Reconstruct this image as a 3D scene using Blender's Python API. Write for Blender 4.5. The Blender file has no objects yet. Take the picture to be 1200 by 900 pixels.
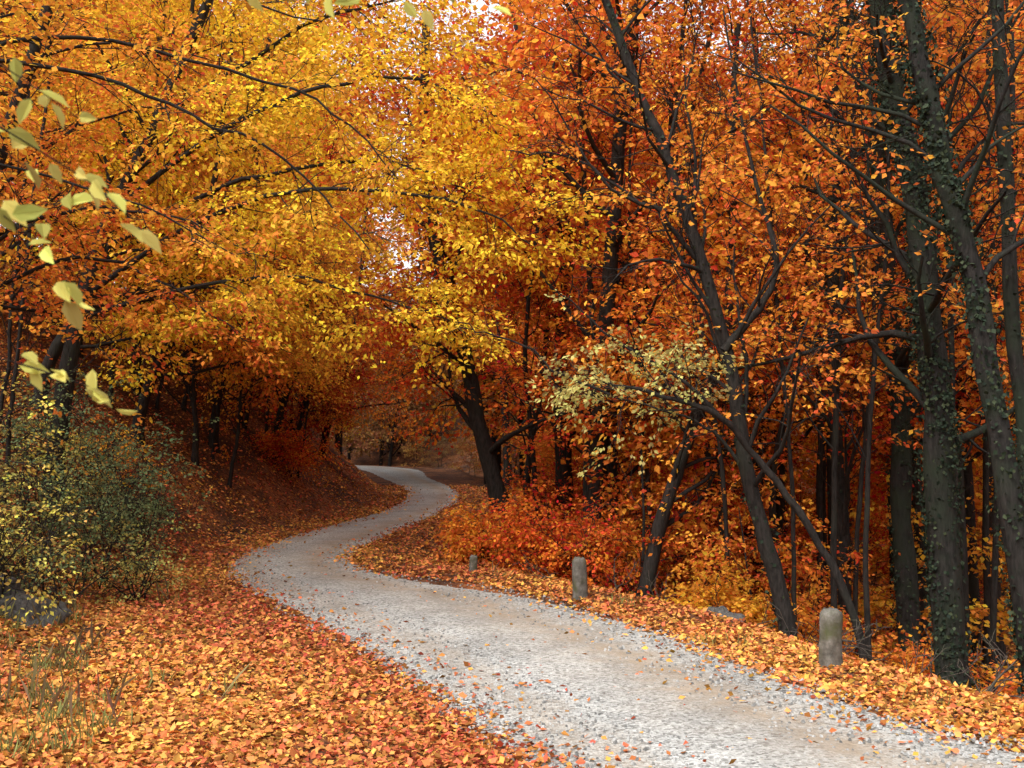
import bpy, math, random
import numpy as np
from mathutils import Vector
rng=np.random.default_rng(11); random.seed(5)
UP=np.array([0,0,1.0])
def nrm(v):
    return v/(np.linalg.norm(v,axis=-1,keepdims=True)+1e-9)
scene=bpy.context.scene
# ------------------------------------------------------------------ road survey (metres)
Lx=[(2.1,3.5),(1.1,5.6),(.2,7.7),(-.48,9.4),(-1.3,11.2),(-2.27,13.26),(-3.89,16.2),(-4.95,18.2),(-5.65,20.1),(-6.05,22.4),(-6.0,26),(-5.4,31.7),(-4.8,37),(-4.8,45),(-6.05,56),(-9.5,73),(-15,97),(-24,112),(-40,122),(-70,128)]
Rx=[(7.6,3.5),(5.9,6.2),(4.1,8.2),(3.39,9.4),(2.69,11.2),(1.93,13.26),(.28,16.2),(-1.87,18.4),(-3.05,20.3),(-3.6,22.4),(-3.55,26),(-2.95,31.7),(-2.6,37),(-2.4,45),(-3.3,56),(-6.1,73),(-10,99),(-20,117),(-39,128),(-70,134)]
def catmull(P,n):
    P=np.array(P,float); m=len(P); Q=np.vstack([2*P[0]-P[1],P,2*P[-1]-P[-2]])
    t=np.linspace(0,m-1-1e-6,n); i=t.astype(int); f=(t-i)[:,None]
    a,b,c,d=Q[i],Q[i+1],Q[i+2],Q[i+3]
    return .5*((2*b)+(-a+c)*f+(2*a-5*b+4*c-d)*f**2+(-a+3*b-3*c+d)*f**3)
NR=420
EL=catmull(Lx,NR); ER=catmull(Rx,NR); CC=(EL+ER)/2; HW=np.linalg.norm(EL-ER,axis=1)/2
TT=nrm(np.gradient(CC,axis=0))
def roadinfo(x,y):
    x=np.atleast_1d(x).astype(float); y=np.atleast_1d(y).astype(float)
    e=np.empty(len(x)); s=np.empty(len(x))
    for k in range(0,len(x),20000):
        X=x[k:k+20000,None]-CC[None,:,0]; Y=y[k:k+20000,None]-CC[None,:,1]
        D=X*X+Y*Y; j=D.argmin(1); r=np.arange(len(j))
        e[k:k+20000]=np.sqrt(D[r,j])-HW[j]*0.97
        s[k:k+20000]=np.sign(X[r,j]*TT[j,1]-Y[r,j]*TT[j,0])  # + = right
    return e,s
def sm(a,b,v):
    t=np.clip((v-a)/(b-a),0,1); return t*t*(3-2*t)
def nz(x,y):
    return (np.sin(x*.9+1.3*np.sin(y*.7))*.5+np.sin(y*1.3+x*.4)*.35+np.sin(x*2.3-y*1.9)*.2+np.sin(x*.21+y*.17)*1.2)
def ground_z(x,y):
    x=np.atleast_1d(x).astype(float); y=np.atleast_1d(y).astype(float)
    e,s=roadinfo(x,y)
    fl=3.2-2.2*sm(13,22,y)
    t=np.maximum(e-fl,0)
    left=np.where(t<1,t*t*.45,t*.9-.45); left=np.where(left>7,7+(left-7)*.5,left)
    left=np.minimum(left,34)
    fr=1.3+1.9*sm(17,24,y)
    t=np.maximum(e-fr,0)
    dep=3.6-2.9*sm(28,60,y)
    drop=-dep*(1-np.exp(-t*.62/dep*1.1))
    rise=np.maximum(e-20+14*sm(40,90,y),0)*.42
    right=np.minimum(drop+rise,30)+ .05*np.sin(e*2.3)*sm(0.1,1,e)
    z=np.where(s>0,right,left)
    z+=nz(x,y)*.13*sm(.3,4,e)+ .5*nz(x*.3,y*.3)*sm(6,15,e)
    return z
def gz(x,y): return float(ground_z(x,y)[0])
# ------------------------------------------------------------------ mesh assembly
class B:
    def __init__(s): s.v=[];s.f=[];s.m=[];s.a=[];s.n=0;s.sp=[]
    def add(s,v,f,mat,attr=None):
        s.v.append(v); s.f.append(f+s.n); s.n+=len(v); s.m.append(np.full(len(f),mat) if np.isscalar(mat) else mat)
        if attr is None: attr=np.full((len(f),3),.5)
        s.a.append(attr)
    def tube(s,P,R,k=6,mat=0):
        P=np.asarray(P,float); R=np.asarray(R,float); n=len(P)
        T=nrm(np.gradient(P,axis=0)); m=T.mean(0); ref=np.array([1,0,0.]) if abs(m[0])<.6*np.linalg.norm(m) else np.array([0,1.,0])
        if abs(nrm(m)@ref)>.85: ref=UP
        U=nrm(np.cross(T,ref)); W=np.cross(T,U)
        a=np.arange(k)*2*math.pi/k
        V=P[:,None]+R[:,None,None]*(np.cos(a)[None,:,None]*U[:,None]+np.sin(a)[None,:,None]*W[:,None])
        i=np.arange(n-1)[:,None]*k; j=np.arange(k)[None]; j2=(j+1)%k
        F=np.stack([i+j,i+j2,i+k+j2,i+k+j],-1).reshape(-1,4)
        s.add(V.reshape(-1,3),F,mat)
    def leaves(s,P,A,N,S,attr,mat=1,fold=False,wid=.34):
        A=nrm(A); X=nrm(np.cross(A,N)); N=np.cross(X,A); n=len(P); S=S[:,None]
        if not fold:
            V=np.stack([P,P+(A*.42+X*wid)*S,P+A*S-N*S*.12,P+(A*.42-X*wid)*S],1).reshape(-1,3)
            F=np.arange(n*4).reshape(-1,4); s.add(V,F,mat,attr)
        else:
            h=N*S*.3*wid
            V=np.stack([P,P+(A*.22+X*wid*.8)*S+h,P+(A*.62+X*wid*.75)*S+h,P+A*S-N*S*.1,P+(A*.62-X*wid*.75)*S+h,P+(A*.22-X*wid*.8)*S+h],1).reshape(-1,3)
            b=np.arange(n)[:,None]*6
            F=np.concatenate([b+np.array([[0,1,2,3]]),b+np.array([[0,3,4,5]])],1).reshape(-1,4)
            s.add(V,F,mat,np.repeat(attr,2,axis=0))
    def sprays(s,nl,size,mat=1,fold=False,flat=.3,jit=.5):
        if not s.sp: return
        p=np.array([q[0] for q in s.sp]); d=np.array([q[1] for q in s.sp]); L=np.array([q[2] for q in s.sp])
        ns=len(p); d=d*np.array([1,1,.45]); d=nrm(d)
        n=nrm(UP+rng.normal(0,flat,(ns,3))); sd=nrm(np.cross(n,d)); n=np.cross(d,sd); n*=np.sign(n[:,2:3]+1e-6)
        cl=rng.random(ns)
        r=lambda a:np.repeat(a,nl,axis=0)
        N=ns*nl; u=rng.random(N)**.8; v=rng.uniform(-1,1,N)
        w=.5*np.sqrt(np.clip(1-(2*u-.85)**2/1.4,0.05,1))
        Lr=r(L)
        P=r(p)+r(d)*(u*Lr)[:,None]+r(sd)*(v*w*Lr)[:,None]+r(n)*(rng.normal(0,.05,N)*Lr)[:,None]
        P[:,2]-=.16*Lr*(u*u+.6*v*v)
        A=r(d)*.7+r(sd)*(np.sign(v)*.7)[:,None]+rng.normal(0,.35,(N,3)); A[:,2]-=.35
        NN=r(n)+rng.normal(0,jit,(N,3))
        S=size*rng.uniform(.65,1.3,N)
        at=np.stack([rng.random(N),r(cl),rng.random(N)],1)
        s.leaves(P,A,NN,S,at,mat,fold)
    def arrays(s): return np.concatenate(s.v),np.concatenate(s.f),np.concatenate(s.m),np.concatenate(s.a)
    def mesh(s,name,mats,tint=None):
        V,F,M,At=s.arrays()
        me=bpy.data.meshes.new(name); me.vertices.add(len(V)); me.vertices.foreach_set("co",V.astype(np.float32).ravel())
        me.loops.add(F.size); me.loops.foreach_set("vertex_index",F.astype(np.int32).ravel())
        me.polygons.add(len(F)); me.polygons.foreach_set("loop_start",np.arange(0,F.size,4,dtype=np.int32))
        me.polygons.foreach_set("material_index",M.astype(np.int32)); me.polygons.foreach_set("use_smooth",(M==0))
        me.update(calc_edges=True)
        a=me.attributes.new("lc",'FLOAT_VECTOR','FACE'); a.data.foreach_set("vector",At.astype(np.float32).ravel())
        if tint is not None:
            a=me.attributes.new("tint",'FLOAT_VECTOR','FACE'); a.data.foreach_set("vector",tint.astype(np.float32).ravel())
        for m in mats: me.materials.append(m)
        return me
def obj(name,me,col=(1,1,1),loc=(0,0,0),rot=0,sc=1,parent=None):
    o=bpy.data.objects.new(name,me); scene.collection.objects.link(o); o.location=loc; o.rotation_euler=(0,0,rot)
    o.scale=(sc,sc,sc) if not hasattr(sc,'__len__') else sc
    o.color=(*col,1); 
    if parent: o.parent=parent
    return o
# ------------------------------------------------------------------ materials
def newmat(n):
    m=bpy.data.materials.new(n); m.use_nodes=True; nt=m.node_tree; nt.nodes.clear()
    return m,nt,lambda t,**k:mk(nt,t,**k)
def mk(nt,t,**k):
    n=nt.nodes.new(t)
    for a,b in k.items(): setattr(n,a,b)
    return n
def math_(nt,op,a,b):
    n=nt.nodes.new('ShaderNodeMath'); n.operation=op
    for i,x in enumerate((a,b)):
        if isinstance(x,(int,float)): n.inputs[i].default_value=x
        else: nt.links.new(x,n.inputs[i])
    return n.outputs[0]
def leafmat(name,hue=.05,trans=.42,vlo=.6,vhi=1.2,clhue=.04,sat=1.0,tint=False):
    m,nt,N=newmat(name); L=nt.links.new
    at=N('ShaderNodeAttribute',attribute_name='lc'); sep=N('ShaderNodeSeparateXYZ'); L(at.outputs['Vector'],sep.inputs[0])
    hs=N('ShaderNodeHueSaturation')
    if tint: ti=N('ShaderNodeAttribute',attribute_name='tint'); L(ti.outputs['Vector'],hs.inputs['Color'])
    else: oi=N('ShaderNodeObjectInfo'); L(oi.outputs['Color'],hs.inputs['Color'])
    h=math_(nt,'MULTIPLY_ADD',sep.outputs[0],hue); h.node.inputs[2].default_value=.5-hue*.5
    h2=math_(nt,'MULTIPLY_ADD',sep.outputs[1],clhue); L(h,h2.node.inputs[2]); h3=math_(nt,'SUBTRACT',h2,clhue*.5)
    L(h3,hs.inputs['Hue'])
    v=math_(nt,'MULTIPLY_ADD',sep.outputs[2],vhi-vlo); v.node.inputs[2].default_value=vlo
    v2=math_(nt,'MULTIPLY_ADD',sep.outputs[1],.4); v2.node.inputs[2].default_value=.8
    L(math_(nt,'MULTIPLY',v,v2),hs.inputs['Value']); hs.inputs['Saturation'].default_value=sat
    d=N('ShaderNodeBsdfDiffuse'); t=N('ShaderNodeBsdfTranslucent'); L(hs.outputs[0],d.inputs[0]); L(hs.outputs[0],t.inputs[0])
    mx=N('ShaderNodeMixShader'); mx.inputs[0].default_value=trans; L(d.outputs[0],mx.inputs[1]); L(t.outputs[0],mx.inputs[2])
    o=N('ShaderNodeOutputMaterial'); L(mx.outputs[0],o.inputs[0]); return m
def ramp(nt,fac,stops):
    r=nt.nodes.new('ShaderNodeValToRGB'); e=r.color_ramp.elements
    while len(e)<len(stops): e.new(.5)
    for k,(p,c) in enumerate(stops): e[k].position=p; e[k].color=(*c,1)
    nt.links.new(fac,r.inputs[0]); return r.outputs[0]
def noise(nt,co,sc,det=4,rough=.55):
    n=nt.nodes.new('ShaderNodeTexNoise'); n.inputs['Scale'].default_value=sc; n.inputs['Detail'].default_value=det; n.inputs['Roughness'].default_value=rough
    nt.links.new(co,n.inputs['Vector']); return n.outputs['Fac']
def mixc(nt,f,a,b,mode='MIX'):
    n=nt.nodes.new('ShaderNodeMix'); n.data_type='RGBA'; n.blend_type=mode
    for i,x in ((0,f),(6,a),(7,b)):
        if isinstance(x,(int,float)): n.inputs[i].default_value=x
        elif isinstance(x,tuple): n.inputs[i].default_value=(*x,1)
        else: nt.links.new(x,n.inputs[i])
    return n.outputs[2]
def finish(nt,col,rough=.9,h=None,dist=.02,st=.6):
    b=nt.nodes.new('ShaderNodeBsdfPrincipled'); nt.links.new(col,b.inputs['Base Color']); b.inputs['Roughness'].default_value=rough
    b.inputs['Specular IOR Level'].default_value=.15
    if h is not None:
        u=nt.nodes.new('ShaderNodeBump'); u.inputs['Distance'].default_value=dist; u.inputs['Strength'].default_value=st
        nt.links.new(h,u.inputs['Height']); nt.links.new(u.outputs[0],b.inputs['Normal'])
    o=nt.nodes.new('ShaderNodeOutputMaterial'); nt.links.new(b.outputs[0],o.inputs[0])
def barkmat(name,dark,light,moss,mossamt):
    m,nt,N=newmat(name); g=N('ShaderNodeNewGeometry').outputs['Position']
    mp=N('ShaderNodeMapping'); mp.inputs['Scale'].default_value=(9,9,2.2); nt.links.new(g,mp.inputs[0])
    f=noise(nt,mp.outputs[0],2.5,5,.65); c=ramp(nt,f,[(.3,dark),(.7,light)])
    f2=noise(nt,g,1.3,4); k=ramp(nt,f2,[(.62-mossamt*.4,(0,0,0)),(.8-mossamt*.4,(1,1,1))])
    c=mixc(nt,k,c,moss); finish(nt,c,.9,f,.03,.8); return m
LEAF=leafmat('autumn_leaf'); LEAFT=leafmat('autumn_leaf_distant',tint=True,hue=.055,clhue=.05)
LITTER=leafmat('litter_leaf',hue=.065,trans=.12,vlo=.22,vhi=1.25,clhue=.035)
GREEN=leafmat('green_leaf',hue=.06,trans=.35,clhue=.05)
m,nt,N=newmat('ivy_leaf'); at=N('ShaderNodeAttribute',attribute_name='lc'); sp=N('ShaderNodeSeparateXYZ'); nt.links.new(at.outputs['Vector'],sp.inputs[0])
finish(nt,ramp(nt,sp.outputs[0],[(0,(.010,.018,.012)),(.6,(.022,.036,.02)),(1,(.055,.07,.035))]),.7); IVY=m
BARK=barkmat('bark_brown',(.010,.009,.008),(.042,.036,.032),(.03,.032,.024),.2)
BARKG=barkmat('bark_mossy',(.009,.009,.008),(.038,.034,.031),(.024,.031,.02),.45)
BARKL=barkmat('bark_weathered',(.035,.028,.024),(.11,.09,.075),(.06,.07,.04),.3)
# ground
m,nt,N=newmat('leaf_litter_ground'); g=N('ShaderNodeNewGeometry').outputs['Position']
vo=N('ShaderNodeTexVoronoi'); vo.inputs['Scale'].default_value=13; 
wn=N('ShaderNodeTexNoise'); wn.inputs['Scale'].default_value=9; nt.links.new(g,wn.inputs['Vector'])
va=N('ShaderNodeVectorMath',operation='MULTIPLY_ADD'); nt.links.new(wn.outputs['Color'],va.inputs[0]); va.inputs[1].default_value=(.12,.12,.12); nt.links.new(g,va.inputs[2])
nt.links.new(va.outputs[0],vo.inputs['Vector'])
sp=N('ShaderNodeSeparateColor'); nt.links.new(vo.outputs['Color'],sp.inputs[0])
c=ramp(nt,sp.outputs[0],[(0,(.05,.022,.013)),(.3,(.17,.058,.025)),(.65,(.31,.11,.04)),(1,(.42,.19,.07))])
k=ramp(nt,noise(nt,g,.5,5,.6),[(.38,(0,0,0)),(.62,(1,1,1))])
c=mixc(nt,k,c,(.07,.036,.024)); hh=vo.outputs['Distance']
finish(nt,c,.85,hh,.05,.8); GROUND=m
# road
m,nt,N=newmat('gravel'); g=N('ShaderNodeNewGeometry').outputs['Position']
at=N('ShaderNodeAttribute',attribute_name='across'); a=at.outputs['Fac']
v1=N('ShaderNodeTexVoronoi'); v1.inputs['Scale'].default_value=38; nt.links.new(g,v1.inputs['Vector'])
s1=N('ShaderNodeSeparateColor'); nt.links.new(v1.outputs['Color'],s1.inputs[0])
c=ramp(nt,s1.outputs[0],[(0,(.15,.155,.15)),(.4,(.38,.385,.37)),(.8,(.49,.5,.485)),(1,(.62,.63,.61))])
tan=mixc(nt,noise(nt,g,30,3),(.27,.21,.15),(.46,.38,.29))
nb=noise(nt,g,.9,5,.6); w=math_(nt,'MULTIPLY_ADD',nb,.35); w.node.inputs[2].default_value=-.17
aa=math_(nt,'ADD',a,w)
tr=ramp(nt,aa,[(.0,(.1,.1,.1)),(.2,(.55,.55,.55)),(.33,(.05,.05,.05)),(.55,(.4,.4,.4)),(.72,(1,1,1)),(.9,(.15,.15,.15))])
k=ramp(nt,noise(nt,g,2.2,6,.7),[(.3,(.4,.4,.4)),(.58,(1,1,1))])
tr=mixc(nt,1.0,tr,k,'MULTIPLY'); c=mixc(nt,tr,c,tan)
sd=ramp(nt,noise(nt,g,.7,7,.7),[(.33,(.7,.7,.7)),(.62,(1,1,1))]); c=mixc(nt,1.0,c,sd,'MULTIPLY')
finish(nt,c,.9,v1.outputs['Distance'],.015,.8); GRAVEL=m
# ------------------------------------------------------------------ terrain
xs=np.unique(np.concatenate([np.arange(-16,14,.22),np.linspace(-60,-16,90),np.linspace(14,60,90),np.linspace(-400,-60,40),np.linspace(60,400,40)]))
ys=np.unique(np.concatenate([np.arange(2,40,.25),np.linspace(40,140,170),np.linspace(140,500,40),np.linspace(-150,2,50)]))
X,Y=np.meshgrid(xs,ys); Z=ground_z(X.ravel(),Y.ravel())
V=np.stack([X.ravel(),Y.ravel(),Z],1); nx=len(xs); i=(np.arange(len(ys)-1)[:,None]*nx+np.arange(nx-1)[None]).ravel()
b=B(); b.add(V,np.stack([i,i+1,i+nx+1,i+nx],1),0); obj('ground',b.mesh('ground',[GROUND]))
# road strip
K=13; al=np.linspace(0,1,K); jl=(np.sin(np.arange(NR)*1.7)*.05+rng.normal(0,.03,NR)); jr=(np.sin(np.arange(NR)*1.3)*.05+rng.normal(0,.03,NR))
sd=nrm(ER-EL); L2=EL+sd*jl[:,None]; R2=ER+sd*jr[:,None]
P=L2[:,None]*(1-al)[None,:,None]+R2[:,None]*al[None,:,None]
zz=.006+.035*np.clip(1-(2*al-1)**2,0,1)-.018*np.exp(-((al-.27)/.08)**2)-.018*np.exp(-((al-.75)/.08)**2)
V=np.concatenate([P,np.broadcast_to(zz[None,:,None],(NR,K,1))],2).reshape(-1,3)
i=(np.arange(NR-1)[:,None]*K+np.arange(K-1)[None]).ravel()
b=B(); b.add(V,np.stack([i,i+1,i+K+1,i+K],1),0); me=b.mesh('gravel_road',[GRAVEL])
a=me.attributes.new('across','FLOAT','POINT'); a.data.foreach_set('value',np.tile(al,NR).astype(np.float32)); obj('gravel_road',me)
# loose stones
n=60000; yy=5*(26/5)**rng.random(n)**1.1; xx=rng.uniform(-.62,.62,n)*yy
e,s=roadinfo(xx,yy); keep=rng.random(n)<np.where(e<-.6,.28,np.where(e<.1,.55,0)); xx,yy=xx[keep],yy[keep]; n=len(xx)
S=rng.uniform(.006,.016,n)*(1+yy/60); th=rng.random(n)*6.28
b=B(); c,s_=np.cos(th),np.sin(th); z0=np.full(n,.03)
def pt(dx,dy,dz): return np.stack([xx+S*(dx*c-dy*s_),yy+S*(dx*s_+dy*c),z0+S*dz],1)
V=np.stack([pt(-1,-.7,-.6),pt(1,-.8,-.6),pt(.9,.8,-.6),pt(-1,.7,-.6),pt(-.5,-.4,.6),pt(.6,-.3,.5),pt(.5,.5,.7),pt(-.6,.4,.5)],1).reshape(-1,3)
base=np.arange(n)[:,None,None]*8; F=(base+np.array([[4,5,6,7],[0,1,5,4],[1,2,6,5],[2,3,7,6],[3,0,4,7]])[None]).reshape(-1,4)
m,nt,N=newmat('loose_stone'); at=N('ShaderNodeAttribute',attribute_name='lc'); sp=N('ShaderNodeSeparateXYZ'); nt.links.new(at.outputs['Vector'],sp.inputs[0])
finish(nt,ramp(nt,sp.outputs[0],[(0,(.13,.13,.125)),(.5,(.28,.28,.27)),(1,(.45,.45,.44))]),.85)
b.add(V,F,1,np.repeat(rng.random((n,3)),5,axis=0)); obj('gravel_stones',b.mesh('gravel_stones',[m,m]))
# fallen leaves
n=380000; yy=4.5*(60/4.5)**(rng.random(n)**.85); xx=rng.uniform(-.66,.66,n)*yy
e,s=roadinfo(xx,yy); pr=np.where(e>.05,1,np.exp((e-.05)/.2)*.85+.014)
pat=.5+.5*np.sin(xx*1.9+2.2*np.sin(yy*1.3))*np.sin(yy*2.3+1.5*np.sin(xx*1.1)); pr=np.where(e>.3,pr*(.55+.45*sm(.15,.5,pat)),pr)
keep=rng.random(n)<pr; xx,yy,e=xx[keep],yy[keep],e[keep]; n=len(xx)
z=ground_z(xx,yy)+np.where(e<0,.035,.012)+rng.random(n)*.035*(e>0)
P=np.stack([xx,yy,z],1); A=rng.normal(0,1,(n,3)); A[:,2]*=.3; NN=UP+rng.normal(0,.55,(n,3))
cl=.5+.5*np.sin(xx*.8+2*np.sin(yy*.5)); cl=np.clip(cl*.6+rng.random(n)*.4,0,1)
b=B(); b.leaves(P,A,NN,rng.uniform(.03,.08,n)*(1+yy/60),np.stack([rng.random(n),cl,rng.random(n)],1),1,False,.36)
obj('fallen_leaves',b.mesh('fallen_leaves',[LITTER,LITTER]),(.76,.3,.09))
# ------------------------------------------------------------------ tree growth
def rperp(d,flat=1.0):
    q=rng.normal(0,1,3); q[2]*=flat; q-=d*(q@d); return nrm(q)
def grow(b,p,d,L,r,lv,c):
    n=c['seg'][lv]; pts=[p]; ds=[d]; st=L/n
    for i in range(n):
        d=nrm(d+rng.normal(0,c['wob'][lv],3)+UP*c['trop'][lv]); p=p+d*st; pts.append(p); ds.append(d)
    if lv<c.get('draw',9): b.tube(pts,np.linspace(r,max(r*.3,.004),n+1),[9,6,4,3,3][lv])
    kids(b,pts,ds,L,r,lv,c)
def kids(b,pts,ds,L,r,lv,c):
    n=len(pts)-1
    if lv<c['max']:
        k=c['n'][lv]
        for q in range(k):
            f=c['st'][lv]+(1-c['st'][lv])*(q+rng.random())/k; x=f*n; i=min(int(x),n-1); w=x-i
            pp=pts[i]*(1-w)+pts[i+1]*w; dd=ds[min(i+1,n)]
            a=math.radians(rng.uniform(*c['ang'])); cd=nrm(dd*math.cos(a)+rperp(dd,.5 if lv else 1)*math.sin(a))
            grow(b,pp,cd,(c['len'][lv+1])*rng.uniform(.6,1.15)*(1.15-.45*f if lv==0 else 1-.4*f),max(.006,r*(1-.65*f)*c['rr']),lv+1,c)
    if lv>=c['lf']:
        for q in range(c['ns']):
            if rng.random()<c['dens']:
                x=n*rng.uniform(.3,1); i=min(int(x),n-1); w=x-i
                dd=nrm(ds[i+1]+rperp(ds[i+1],.5)*rng.uniform(0,.9)); b.sp.append((pts[i]*(1-w)+pts[i+1]*w,dd,c['sl']*rng.uniform(.6,1.3)))
def cfg(**k):
    c=dict(seg=[10,6,5,3],wob=[.05,.13,.18,.2],trop=[.02,.04,.02,0],n=[16,6,4,0],st=[.25,.25,.2],ang=(35,70),len=[14,4.2,1.9,.9],rr=.42,max=3,lf=2,ns=2,dens=1,sl=.95); c.update(k); return c
def template(h,c,nl,size,r=.2,lean=.06):
    b=B(); c['len'][0]=h
    grow(b,np.array([0,0,-.4]),nrm(np.array([rng.normal(0,lean),rng.normal(0,lean),1])),h,r,0,c)
    b.sprays(nl,size); return b.arrays()
T=[];Tf=[];Tl=[];U=[]
for q in range(4):
    T.append(template([17,19,15,20][q],cfg(n=[21,6,4,0],st=[.2,.2,.2],sl=1.2,ns=2,len=[0,4.4,2.0,.9],draw=3),16,.155))
for q in range(3):
    Tf.append(template([17,19,20][q],cfg(n=[18,5,3,0],st=[.24,.2,.2],sl=1.7,ns=2,len=[0,4.6,2.2,1],draw=2),14,.26))
for q in range(2):
    Tl.append(template([15,18][q],cfg(n=[20,5,3,0],st=[.05,.2,.2],sl=1.9,ns=2,len=[0,4.2,2.2,1],draw=2),13,.3))
for q in range(3):
    U.append(template(4.5,cfg(seg=[6,4,3,3],n=[12,4,0,0],max=2,lf=1,st=[.12,.2,.2],len=[0,1.9,.9,.4],sl=.8,ns=3,trop=[.02,0,0,0]),18,.12,r=.04))
YEL=(.95,.64,.06);GOLD=(.9,.46,.06);ORA=(.85,.32,.055);RED=(.74,.175,.035);DRED=(.58,.11,.03)
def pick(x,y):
    if y>88: pal=[(.32,.19,.09),(.36,.17,.07),(.3,.2,.1),(.5,.26,.08)]  # farthest trees: shade of the dark road tunnel put into brown leaf tints
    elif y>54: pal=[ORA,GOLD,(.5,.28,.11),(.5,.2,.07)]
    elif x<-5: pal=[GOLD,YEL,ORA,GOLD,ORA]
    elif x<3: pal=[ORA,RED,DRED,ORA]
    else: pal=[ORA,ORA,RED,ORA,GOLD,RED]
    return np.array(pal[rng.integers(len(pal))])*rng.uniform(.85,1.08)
placed=[]; FB=B(); FT=[]
def scatter(cnt,xr,yr,emin,emax,mind,temps,scr,side=0,filt=None):
    k=0; tries=0
    while k<cnt and tries<cnt*60:
        tries+=1; x=rng.uniform(*xr); y=rng.uniform(*yr); e,s=roadinfo(x,y)
        if abs(x)>.6*y+3: continue
        if not(emin<e[0]<emax) or (side and s[0]!=side): continue
        if filt and not filt(x,y): continue
        if any((x-a)**2+(y-q)**2<mind**2 for a,q in placed): continue
        placed.append((x,y)); sc=rng.uniform(*scr); a=rng.random()*6.28
        V,F,M,At=temps[rng.integers(len(temps))]; c_,s__=math.cos(a)*sc,math.sin(a)*sc
        V2=np.stack([V[:,0]*c_-V[:,1]*s__+x,V[:,0]*s__+V[:,1]*c_+y,V[:,2]*sc+gz(x,y)],1)
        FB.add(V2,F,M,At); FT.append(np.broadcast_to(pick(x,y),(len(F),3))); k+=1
scatter(38,(-1,34),(22,52),4.5,60,3,T,(.85,1.15),1)
scatter(30,(-32,-8),(26,60),5.5,60,3.2,T,(.8,1.05),-1)
scatter(18,(-22,8),(52,84),3.0,11,3.2,Tf,(1.1,1.4))
scatter(16,(-26,14),(66,112),6.5,40,3.2,Tl,(.9,1.2),1)
scatter(26,(-44,10),(116,150),2.5,80,3.4,Tl,(.9,1.4))
scatter(34,(-46,45),(58,118),3.6,200,3.6,Tf,(1,1.35))
placed=[]
scatter(34,(1,26),(17,45),3.4,40,1.5,U,(.6,1.2),1)
scatter(22,(-30,10),(60,112),3.8,12,2,U,(.7,1.3))
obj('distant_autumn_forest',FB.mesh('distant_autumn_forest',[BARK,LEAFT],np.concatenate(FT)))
FB=None; FT=None
# ------------------------------------------------------------------ individual trees
def rough(Q,amp):
    Q=Q.copy(); m=len(Q); w=np.linspace(0,1,m); Q+=np.cumsum(rng.normal(0,amp,(m,3)),axis=0)*np.minimum(1,w*3)[:,None]; return Q
def hero(name,path,r0,r1,col,c,nl,size,ivy=0,limbs=(),bark=BARK,leafm=LEAF,fold=False,sides=12):
    b=B(); P=rough(catmull(path,len(path)*5),.02)
    n=len(P); R=np.linspace(r0,r1,n)*(1+.06*np.sin(np.arange(n)*1.9)+rng.normal(0,.03,n)); R[:4]*=np.array([1.6,1.3,1.12,1.05])
    b.tube(P,R,sides); D=nrm(np.gradient(P,axis=0)); ln=float(np.linalg.norm(np.diff(P,axis=0),axis=1).sum())
    kids(b,list(P),list(D),ln,r0,0,c)
    for lp,lr,lc in limbs:
        Q=rough(catmull(lp,len(lp)*4),.035); m=len(Q); b.tube(Q,np.linspace(lr,max(.008,lr*.2),m),7)
        kids(b,list(Q),list(nrm(np.gradient(Q,axis=0))),0,lr,1,lc)
    b.sprays(nl,size,1,fold)
    if ivy:
        m=ivy; k=rng.integers(0,int(n*.85),m); a=rng.random(m)*6.28
        keep=rng.random(m)<np.clip(.6+.6*np.sin(k*.8+a*1.5),0.1,1); k=k[keep]; a=a[keep]; m=len(k)
        o=np.stack([np.cos(a),np.sin(a),np.zeros(m)],1); lump=.8+.5*np.sin(k*1.3+a*2)
        pp=P[k]+(P[np.minimum(k+1,n-1)]-P[k])*rng.random((m,1))+o*(R[k]*.97+rng.random(m)*.1*lump)[:,None]
        A=rng.normal(0,.5,(m,3)); A[:,2]-=.6
        b.leaves(pp,A,o+rng.normal(0,.6,(m,3)),rng.uniform(.035,.075,m),rng.random((m,3)),2,False,.42)
    return obj(name,b.mesh(name,[bark,leafm,IVY]),col)
def g(x,y,*rest): return [(x,y,gz(x,y)-.3)]+list(rest)
bare=lambda **k:cfg(**{**dict(n=[20,6,4,0],st=[.25,.2,.2],len=[0,3.0,1.5,.6],dens=.22,ns=2,sl=.55,ang=(25,65),rr=.38,wob=[.05,.17,.22,.25]),**k})
hero('ivy_covered_tree',g(6.15,14,(6.0,14,1.5),(5.88,14,3.9),(5.58,14.1,6.3),(5.28,14.2,8.7),(5.0,14.3,12)),.22,.14,ORA,bare(),12,.085,ivy=12000,bark=BARKG)
hero('ivy_covered_tree',g(6.1,11.5,(5.9,11.5,.73),(5.5,11.5,4.2),(5.1,11.5,5.85),(4.8,11.6,7.6),(4.3,11.8,10)),.15,.09,ORA,bare(n=[14,5,4,0],st=[.4,.2,.2]),12,.08,ivy=6500,bark=BARKG)
hero('hornbeam_tree',g(6.65,12.6,(6.45,12.6,3.2),(6.3,12.6,8.1),(6.2,12.6,11)),.1,.07,ORA,bare(n=[9,5,4,0],st=[.4,.2,.2]),12,.08,ivy=1500,bark=BARKG)
hero('hornbeam_tree',g(6.3,19,(6.25,19,-.4),(6.16,19,4.4),(6.28,19,9.3),(6.2,19,13)),.15,.08,RED,bare(),12,.1,ivy=1200,bark=BARK)
hero('ivy_covered_tree',g(7.15,18,(7.05,18,1),(6.96,18,4.35),(6.65,18,8.2),(6.2,18,10.5),(5.8,18,13)),.2,.11,ORA,bare(),12,.1,ivy=5000,bark=BARKG)
lb=bare(n=[0,8,4,0],len=[0,2.4,1.5,.6])
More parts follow.
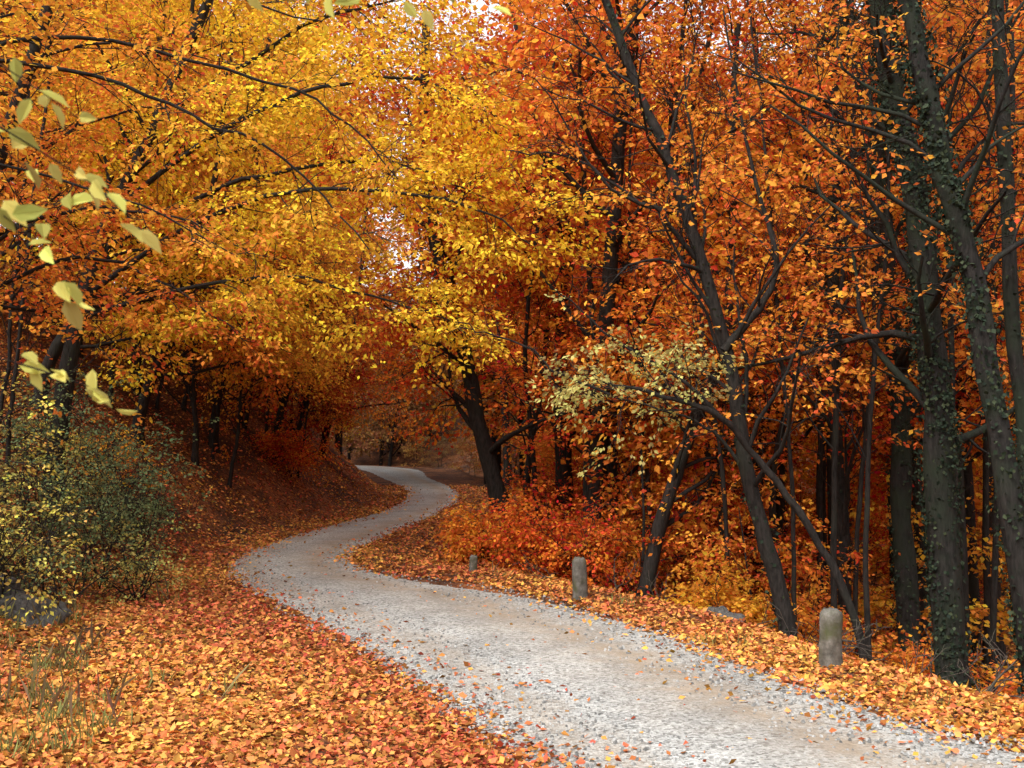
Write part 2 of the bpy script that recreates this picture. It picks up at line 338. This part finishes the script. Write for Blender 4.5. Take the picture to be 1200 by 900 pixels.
hero('beech_tree',g(4.2,15,(4.0,15,.3),(3.6,15,2),(3.2,15,3.9),(2.63,15,6),(2.06,15,7.5),(1.3,15,9.4),(.8,15,11)),.14,.05,ORA,bare(n=[26,6,4,0]),12,.085,ivy=900,bark=BARK,
  limbs=[([(3.2,15,3.9),(3.75,15,4.7),(3.95,15,5.6),(3.75,15.1,7.2),(3.5,15.2,9.5)],.07,lb),([(2.9,15,5.2),(2.2,14.8,5.9),(1.3,14.7,6.4),(.2,14.6,7.8)],.045,lb),
         ([(3.7,15,1.9),(2.9,15.2,2.6),(2.1,15.3,2.9),(.9,15.4,3.1)],.035,lb),([(2.63,15,6),(1.8,15.1,6.2),(.9,15.2,6.9),(-.2,15.3,7.1)],.035,lb)])
PALE=(.56,.5,.17)
nolf=bare(n=[0,6,3,0],len=[0,.9,.6,.4],dens=.04)
hero('field_maple_tree',g(5.1,14.4,(4.9,14.4,.1),(4.1,14.4,1.6),(3.3,14.4,2.6),(2.6,14.3,3.0),(2.0,14.3,3.15),(1.4,14.2,3.2)),.07,.022,PALE,bare(n=[11,3,3,0],st=[.55,.2,.2],dens=.45,len=[0,.95,.6,.4],sl=.5,trop=[0,-.02,-.02,0]),17,.07,
  limbs=[([(1.4,14.2,3.2),(.7,14.1,3.5),(0,14,3.9),(-.6,13.9,4.05)],.022,nolf),([(3.3,14.4,2.6),(2.4,14.5,3.5),(1.5,14.6,4.0),(.6,14.6,4.7)],.035,nolf)])
hero('beech_tree',g(-.05,24,(-.2,24,.8),(-.58,24,2.5),(-1.1,24,5),(-1.65,24,7.2),(-1.95,24,9.5),(-2,24,13)),.25,.1,RED,cfg(n=[18,6,4,0],st=[.3,.2,.2],len=[0,3.2,1.7,.8],sl=.8,dens=.7),17,.11)
hero('beech_tree',g(1.5,28,(1.45,28,2),(1.37,28,5.4),(1.6,28,10.6),(1.8,28,16)),.28,.12,DRED,cfg(n=[20,6,4,0],st=[.25,.2,.2],len=[0,4,1.9,.8],sl=.9,dens=.8),16,.12)
hero('hornbeam_tree',g(2.4,19,(2.55,19,0),(2.85,19,1.35),(3.25,19,2.8),(4.0,19,4.9),(4.2,19.2,8),(4.4,19.4,11)),.16,.06,ORA,bare(n=[14,6,4,0],dens=.4),14,.1)
hero('hornbeam_tree',g(2.7,26,(2.65,26,1),(2.6,26,2.9),(3.2,26,5.6),(4,26,8.5),(4.4,26,13)),.16,.08,RED,cfg(n=[16,6,4,0],st=[.25,.2,.2],len=[0,3.4,1.7,.8],sl=.85,dens=.6),14,.12)
for x,y,r in [(4.7,24,.12),(8.6,21,.14),(9.8,17.5,.12),(3.6,22,.09),(5.4,17,.06),(10.5,22,.16),(7.9,15.5,.07),(6.1,25,.13),(1.7,22.5,.1),(7.4,23,.11),(5.2,20,.08),(.4,31,.12),(-.2,38,.12),(2.6,33,.14),(.6,25.5,.08),(8.3,18.5,.08),(4.3,20.5,.09),(9.2,19.5,.07),(3.3,24.5,.1)]:
    h=rng.uniform(11,15); x2=x+rng.normal(0,.5)
    hero('hornbeam_tree',g(x,y,(x*.9+x2*.1,y,2),(x*.5+x2*.5+rng.normal(0,.2),y,5),(x2,y,9),(x2+rng.normal(0,.5),y,h)),r,r*.4,ORA if rng.random()<.5 else RED,bare(n=[15,5,4,0],dens=.38,len=[0,2.8,1.4,.6],sl=.7),13,.11)
for x,y,r in [(5.6,15.8,.05),(7.2,16.2,.07),(8.1,17.1,.06),(6.0,17.6,.05),(4.7,16.8,.045),(6.6,21.5,.08),(5.5,22.5,.08),(2.9,21.2,.06),(9.0,23,.1),(7.8,25,.1),(3.9,18.3,.05),(8.8,15.8,.07)]:
    h=rng.uniform(9,13); x2=x+rng.normal(0,.35)
    hero('hornbeam_tree',g(x,y,(x,y,1),(x*.5+x2*.5,y,4),(x2,y,7.5),(x2+rng.normal(0,.3),y,h)),r,r*.4,ORA,bare(n=[12,4,3,0],dens=.2,len=[0,1.9,1.1,.5],st=[.35,.2,.2],sl=.55),12,.1,sides=9)
# left-hand side
full=lambda **k:cfg(**{**dict(n=[14,6,4,0],st=[.3,.15,.15],len=[0,3.6,1.7,.8],sl=.8,dens=.9,ns=2,trop=[0,-.01,-.02,0]),**k})
ll=full(len=[0,2.6,1.6,.8],n=[0,18,5,0],dens=1,sl=.85,lf=2,rr=.32)
hero('maple_tree',g(-9,19.5,(-8.8,19.5,3),(-8.2,19.5,6),(-7,19.5,9),(-5.6,19.5,12),(-4.6,19.5,14)),.2,.06,YEL,full(st=[.45,.15,.15],n=[14,6,4,0]),20,.1,
  limbs=[([(-8.3,19.5,5.5),(-6.3,19,6.6),(-4,18.6,7.1),(-2,18.3,7.0),(-.3,18,6.5),(.5,18,5.9)],.06,ll),
         ([(-7.8,19.5,7.2),(-5.6,19,8.6),(-3.4,18.6,9.4),(-1.6,18.4,9.4),(-.4,18.3,8.8)],.06,ll),
         ([(-8.0,19.5,6.4),(-5.6,19.8,7.8),(-3.4,20,8.3),(-1.6,20,8.1),(-.2,20,7.4)],.06,ll),
         ([(-8.4,19.5,5),(-6.2,19.3,5.7),(-4.2,19.1,5.8),(-2.4,19,5.3),(-1.2,18.8,4.8)],.05,ll),
         ([(-7,19.5,9),(-5,19.6,10.4),(-3.2,19.6,11.2),(-1.9,19.6,11.4)],.06,ll)])
arch=full(len=[0,2.0,1.0,.5],n=[0,10,4,0],dens=.4,sl=.5,rr=.35,wob=[.05,.2,.22,.2])
hero('beech_tree',g(-8.6,11,(-8.4,11,2.5),(-8,11,5),(-7.2,11,7),(-6.4,11,9)),.2,.08,GOLD,full(st=[.45,.2,.2],dens=.6,sl=.55),15,.075,
  limbs=[([(-8,11,5),(-6.4,11,6.6),(-5,11,6.7),(-3.8,11,6.1),(-2.6,11,5.5),(-1.7,11,4.6)],.035,arch),
         ([(-7.8,11,5.5),(-6,11.5,7.2),(-4.2,11.8,7.2),(-2.4,12,6.6),(-1.4,12,5.7)],.035,arch),
         ([(-8,11,4.8),(-6.2,11.2,5.6),(-4.6,11.4,5.3),(-3.2,11.6,4.6)],.025,arch),
         ([(-7.2,11,7),(-5.2,10.6,8.0),(-3.6,10.4,7.4),(-2.2,10.2,7.0)],.03,arch)])
arch2=dict(arch); arch2.update(dens=.75,n=[0,11,4,0])
hero('beech_tree',g(-9.4,14.5,(-9.2,14.5,2.2),(-8.6,14.5,4),(-7.8,14.5,6),(-7,14.5,9)),.18,.08,ORA,full(st=[.45,.2,.2],sl=.7),16,.085,
  limbs=[([(-9,14.5,3.8),(-7.4,14.5,4.8),(-5.8,14.4,5.0),(-4.6,14.4,4.6),(-3.9,14.4,4.1)],.04,arch2),
         ([(-8.6,14.5,4.8),(-7,14.4,5.8),(-5.2,14.2,5.8),(-3.8,14.1,5.2)],.04,arch2)])
for x,y,h,col in [(-11,23,14,YEL),(-10.2,27,14,ORA),(-12.5,19,13,GOLD),(-9.6,32,14,GOLD),(-9,38,13,ORA),(-12.8,29,15,YEL),(-8.6,45,12,ORA),(-11.5,35,15,YEL),(-14,24,14,ORA)]:
    z=gz(x,y); k=rng.uniform(1.5,3.2)
    hero('beech_tree',g(x,y,(x+.1*k,y,z+1.2),(x+.45*k,y,z+3.2),(x+.8*k,y,z+6.5),(x+1.1*k,y,z+h)),.17,.06,col,full(st=[.28,.2,.2],n=[19,6,4,0],len=[0,3.8,1.8,.8],sl=1.0,dens=.95),15,.12)
hero('beech_tree',g(-9.4,42,(-9,42,3),(-8.6,42,4.5),(-8,42,6),(-7.4,42,8.5)),.12,.05,DRED,full(st=[.2,.2,.2],n=[15,6,4,0],len=[0,2.4,1.3,.7],sl=.9),15,.13)
for q in range(40):
    y=rng.uniform(17,55); x=np.interp(y,EL[:,1],EL[:,0])-rng.uniform(2.4,9); z=gz(x,y); k=rng.normal(.8,.7); h=rng.uniform(5,8)
    hero('hornbeam_tree',g(x,y,(x+.2*k,y,z+1.2),(x+.5*k,y,z+2.8),(x+1.0*k,y,z+h)),rng.uniform(.04,.11),.03,ORA,bare(n=[9,4,3,0],dens=.2,st=[.3,.2,.2]),12,.11)
# shrubs
def shrub(name,x,y,h,col,nst,nl,size,dens=.9,mat=GREEN,sl=.4):
    b=B(); c=cfg(seg=[5,4,3,2],wob=[.12,.2,.2,.2],n=[6,3,0,0],max=2,lf=1,st=[.25,.2,.2],len=[0,h*.4,h*.2,.2],sl=sl,dens=dens,ns=2,trop=[-.03,-.02,0,0],rr=.5)
    for q in range(nst):
        d=nrm(np.array([rng.normal(0,.5),rng.normal(0,.5),1])); px,py=x+rng.normal(0,h*.15),y+rng.normal(0,h*.15)
        grow(b,np.array([px,py,gz(px,py)-.05]),d,h*rng.uniform(.6,1.1),.014,0,c)
    b.sprays(nl,size,1); return obj(name,b.mesh(name,[BARK,mat]),col)
GR=(.2,.25,.11); OL=(.46,.42,.12)
shrub('green_shrub',-6.9,14.4,2.0,GR,10,9,.055,.55); shrub('green_shrub',-7.8,15.6,2.5,OL,10,9,.055,.6); shrub('green_shrub',-6.9,17.0,2.2,GR,11,10,.06,.6)
shrub('yellow_shrub',-6.7,12.6,1.4,(.6,.5,.13),7,8,.05,.5); shrub('green_shrub',-7.0,11.2,1.6,OL,8,9,.05,.5); shrub('green_shrub',-8.4,18.7,2.8,(.2,.27,.13),12,10,.065,.7)
shrub('yellow_shrub',-7.2,13,2.6,(.8,.66,.14),8,8,.06,.6); shrub('green_shrub',-8.2,13.4,2.4,OL,9,9,.06,.5)
shrub('green_shrub',-5.9,15.6,1.0,OL,7,8,.05,.5); shrub('green_shrub',-8.0,20.5,2.0,(.18,.25,.12),10,9,.07,.6)
shrub('beech_shrub',-9.0,23,1.6,GOLD,7,9,.07,.6,LEAF); shrub('yellow_shrub',-8.9,20,1.6,(.7,.55,.13),7,8,.06,.6)
for x,y,h,c in [(.6,21,1.9,RED),(1.6,20,2.2,RED),(-.5,22,1.1,ORA),(1.2,27,2.4,DRED),(2.3,21.5,2.6,ORA),(.9,31,2.2,RED),(3.4,17,1.2,GOLD),(4.6,18,2,ORA),(-8.3,36,1.6,RED),(7.8,14,1.6,ORA),(6.4,16.4,1.5,ORA),(8.5,12.5,1.6,ORA),(4.8,21,2.4,RED),(6.8,22,3,ORA)]:
    shrub('beech_shrub',x,y,h,c,9,14,.085,.9,LEAF,.6)
# weeds / grass
def tufts(name,pts,hgt,cnt,col,wid):
    P=[];A=[];S=[]
    for x,y in pts:
        z=gz(x,y)
        for q in range(cnt):
            a=rng.normal(0,.45,3); a[2]=1; P.append((x+rng.normal(0,.1),y+rng.normal(0,.1),z)); A.append(a); S.append(hgt*rng.uniform(.4,1.2))
    P=np.array(P);A=np.array(A);S=np.array(S); b=B(); b.leaves(P,A,rng.normal(0,1,P.shape)*[1,1,.1],S,rng.random(P.shape),1,True,wid); return obj(name,b.mesh(name,[GREEN,GREEN]),col)
pts=[]
while len(pts)<280:
    y=rng.uniform(6.5,20); x=rng.uniform(-9,8); e,s=roadinfo(x,y)
    if s[0]<0 and (2.9<e[0]<6.5 or (e[0]>1.4 and rng.random()<.04)) or (s[0]>0 and .15<e[0]<2 and rng.random()<.12): pts.append((x,y))
tufts('grass',pts,.18,16,(.3,.3,.1),.025)
tufts('dry_weeds',[p for p in pts if p[0]<0 and p[1]>8][:90],.42,5,(.26,.19,.1),.012)
# boulders
def boulder(name,x,y,sx,sy,sz,moss):
    import bmesh
    bm=bmesh.new(); bmesh.ops.create_icosphere(bm,subdivisions=4,radius=1); ph=rng.random(3)*6
    from mathutils import noise as mn
    for v in bm.verts:
        c=v.co.copy(); k=1+.5*mn.noise(c*1.1+Vector(ph))+.2*mn.noise(c*3+Vector(ph))+.08*mn.noise(c*8); c=c*k
        v.co=Vector((c.x*sx,c.y*sy,c.z*sz))
    me=bpy.data.meshes.new(name); bm.to_mesh(me); bm.free()
    for p in me.polygons: p.use_smooth=True
    me.materials.append(moss); return obj(name,me,loc=(x,y,gz(x,y)+sz*.15),rot=rng.random())
ROCK=barkmat('mossy_rock',(.04,.038,.036),(.17,.165,.155),(.06,.07,.035),.2)
boulder('boulder',-6.1,12.7,.45,.35,.3,ROCK); boulder('boulder',-6.9,13.1,.4,.35,.28,ROCK); boulder('boulder',3.1,15.0,.35,.3,.22,ROCK)
# bollards
m,nt,N=newmat('weathered_concrete'); gp=N('ShaderNodeNewGeometry').outputs['Position']; f=noise(nt,gp,9,6,.7)
c=ramp(nt,f,[(.3,(.06,.055,.045)),(.55,(.15,.14,.12)),(.75,(.26,.24,.21))]); c=mixc(nt,ramp(nt,noise(nt,gp,4,4),[(.5,(0,0,0)),(.7,(1,1,1))]),c,(.08,.085,.04)); finish(nt,c,.95,f,.02,.7); CONC=m
def bollard(x,y,h,w,rot,tilt):
    import bmesh
    from mathutils import noise as mn
    bm=bmesh.new(); rings=[]; prof=[(-.3,1.02),(0,1.0),(.25,.97),(.5,.95),(.78,.93),(.88,.9),(.95,.8),(.99,.55)]; K=16
    for t,s in prof:
        r=[]
        for q in range(K):
            a=q*2*math.pi/K+math.pi/16; cx,cy=math.cos(a),math.sin(a); sq=(abs(cx)**5+abs(cy)**5)**-.2
            k=w/2*s*sq*(.95+.14*mn.noise(Vector((cx*2,cy*2,t*4+x)))); r.append(bm.verts.new((cx*k,cy*k*.85,t*h+.03*mn.noise(Vector((cx*3,cy*3,t*9))))))
        rings.append(r)
    for a,b_ in zip(rings,rings[1:]):
        for q in range(K): bm.faces.new((a[q],a[(q+1)%K],b_[(q+1)%K],b_[q]))
    bm.faces.new(rings[-1]); me=bpy.data.meshes.new('stone_bollard'); bm.to_mesh(me); bm.free()
    for p in me.polygons: p.use_smooth=True
    me.materials.append(CONC); o=obj('stone_bollard',me,loc=(x,y,gz(x,y))); o.rotation_euler=(tilt,tilt*.6,rot)
bollard(3.53,11.2,.63,.25,.4,.03); bollard(1.1,16.2,.66,.24,.5,-.02); bollard(-.75,19.4,.32,.17,.2,.05)
# fallen branches at the verge
b=B(); c=cfg(seg=[6,4,3,2],wob=[.18,.2,.2,.2],trop=[-.02,0,0,0],n=[6,3,0,0],max=2,len=[0,.7,.35,.2],dens=0,rr=.5,ang=(20,60))
for q in range(50):
    y=rng.uniform(8.5,19); j=np.argmin(abs(ER[:,1]-y)); x=ER[j,0]+rng.uniform(2.1,4)+ (0.7 if y>15 else 0); a=rng.uniform(-1.2,1.2)+(0 if rng.random()<.5 else 3.1)
    grow(b,np.array([x,y,gz(x,y)+.02]),nrm(np.array([math.cos(a),math.sin(a)*.8,rng.uniform(0,.6)])),rng.uniform(.5,1.4),rng.uniform(.01,.028),0,c)
obj('fallen_branches',b.mesh('fallen_branches',[BARKL]))
# lime tree standing just left of the viewpoint; its twigs hang into view
b=B()
b.tube(catmull([(-2.6,.6,-.3),(-2.55,.7,2),(-2.4,.8,3.5),(-2.2,.9,5)],14),np.linspace(.12,.07,14),9)
tw=[[(-2.42,.8,3.55),(-1.9,1.5,3.62),(-1.45,2.1,3.48),(-1.2,2.2,3.38),(-1.0,2.25,3.25)],[(-2.42,.8,3.4),(-1.9,1.6,3.42),(-1.35,2.1,3.3),(-1.05,2.3,3.15),(-.88,2.3,3.02)],
    [(-2.42,.8,3.3),(-1.9,1.6,3.2),(-1.35,2.2,3.1),(-1.12,2.3,2.98),(-1.0,2.35,2.8)],[(-2.42,.8,3.6),(-1.9,1.5,3.5),(-1.5,2.2,3.35),(-1.3,2.4,3.25),(-1.1,2.5,3.1)],
    [(-2.5,.8,2.9),(-1.8,1.8,2.85),(-1.3,2.4,2.72),(-1.1,2.45,2.66),(-1.0,2.5,2.62)],[(-2.2,.9,4.2),(-1.5,1.8,4.2),(-.95,2.4,3.8),(-.5,2.6,3.72),(-.1,2.7,3.74)]]
PP=[];AA=[];SS=[]
for ti,t in enumerate(tw):
    Q=catmull(t,32); b.tube(Q,np.linspace(.004,.001,32),4)
    for q in range(13,32):
        if rng.random()<(.7 if ti!=5 else .9):
            PP.append(Q[q]+rng.normal(0,.02,3)); a=rng.normal(0,.45,3); a[2]-=.3+.3*rng.random(); a[0]+=.6; AA.append(a); SS.append(rng.uniform(.05,.085))
PP=np.array(PP);AA=np.array(AA);SS=np.array(SS); NN=rng.normal(0,.45,PP.shape)+[0,-.9,.5]
b.leaves(PP,AA,NN,SS,rng.random(PP.shape),1,True,.29); obj('lime_tree',b.mesh('lime_tree',[BARK,LEAF]),(.7,.68,.18))
# ------------------------------------------------------------------ light, sky, camera
el,az=math.radians(50),math.radians(215)
w=bpy.data.worlds.new("World"); scene.world=w; w.use_nodes=True; nt=w.node_tree; bg=nt.nodes['Background']
sky=nt.nodes.new('ShaderNodeTexSky'); sky.sky_type='NISHITA'; sky.sun_disc=False; sky.sun_elevation=el; sky.sun_rotation=az; sky.dust_density=4; sky.air_density=1.2
hs=nt.nodes.new('ShaderNodeHueSaturation'); hs.inputs['Saturation'].default_value=.2; hs.inputs['Value'].default_value=2.5; nt.links.new(sky.outputs[0],hs.inputs['Color']); nt.links.new(hs.outputs[0],bg.inputs[0]); bg.inputs[1].default_value=.15
ld=bpy.data.lights.new('sun','SUN'); ld.energy=1.5; ld.angle=math.radians(24); ld.color=(1,.94,.85); lo=bpy.data.objects.new('sun',ld); scene.collection.objects.link(lo)
dv=Vector((math.sin(az)*math.cos(el),math.cos(az)*math.cos(el),math.sin(el))); lo.rotation_euler=dv.to_track_quat('Z','Y').to_euler()
cd=bpy.data.cameras.new('camera'); cam=bpy.data.objects.new('camera',cd); scene.collection.objects.link(cam); cam.location=(0,0,2.5); cam.rotation_euler=(math.radians(93.43),0,0)
cd.lens=35; cd.sensor_width=36; cd.clip_end=2000; cd.clip_start=.05; cd.dof.use_dof=True; cd.dof.focus_distance=17; cd.dof.aperture_fstop=5
scene.camera=cam
scene.view_settings.view_transform='Standard'; scene.view_settings.look='None'; scene.view_settings.exposure=0
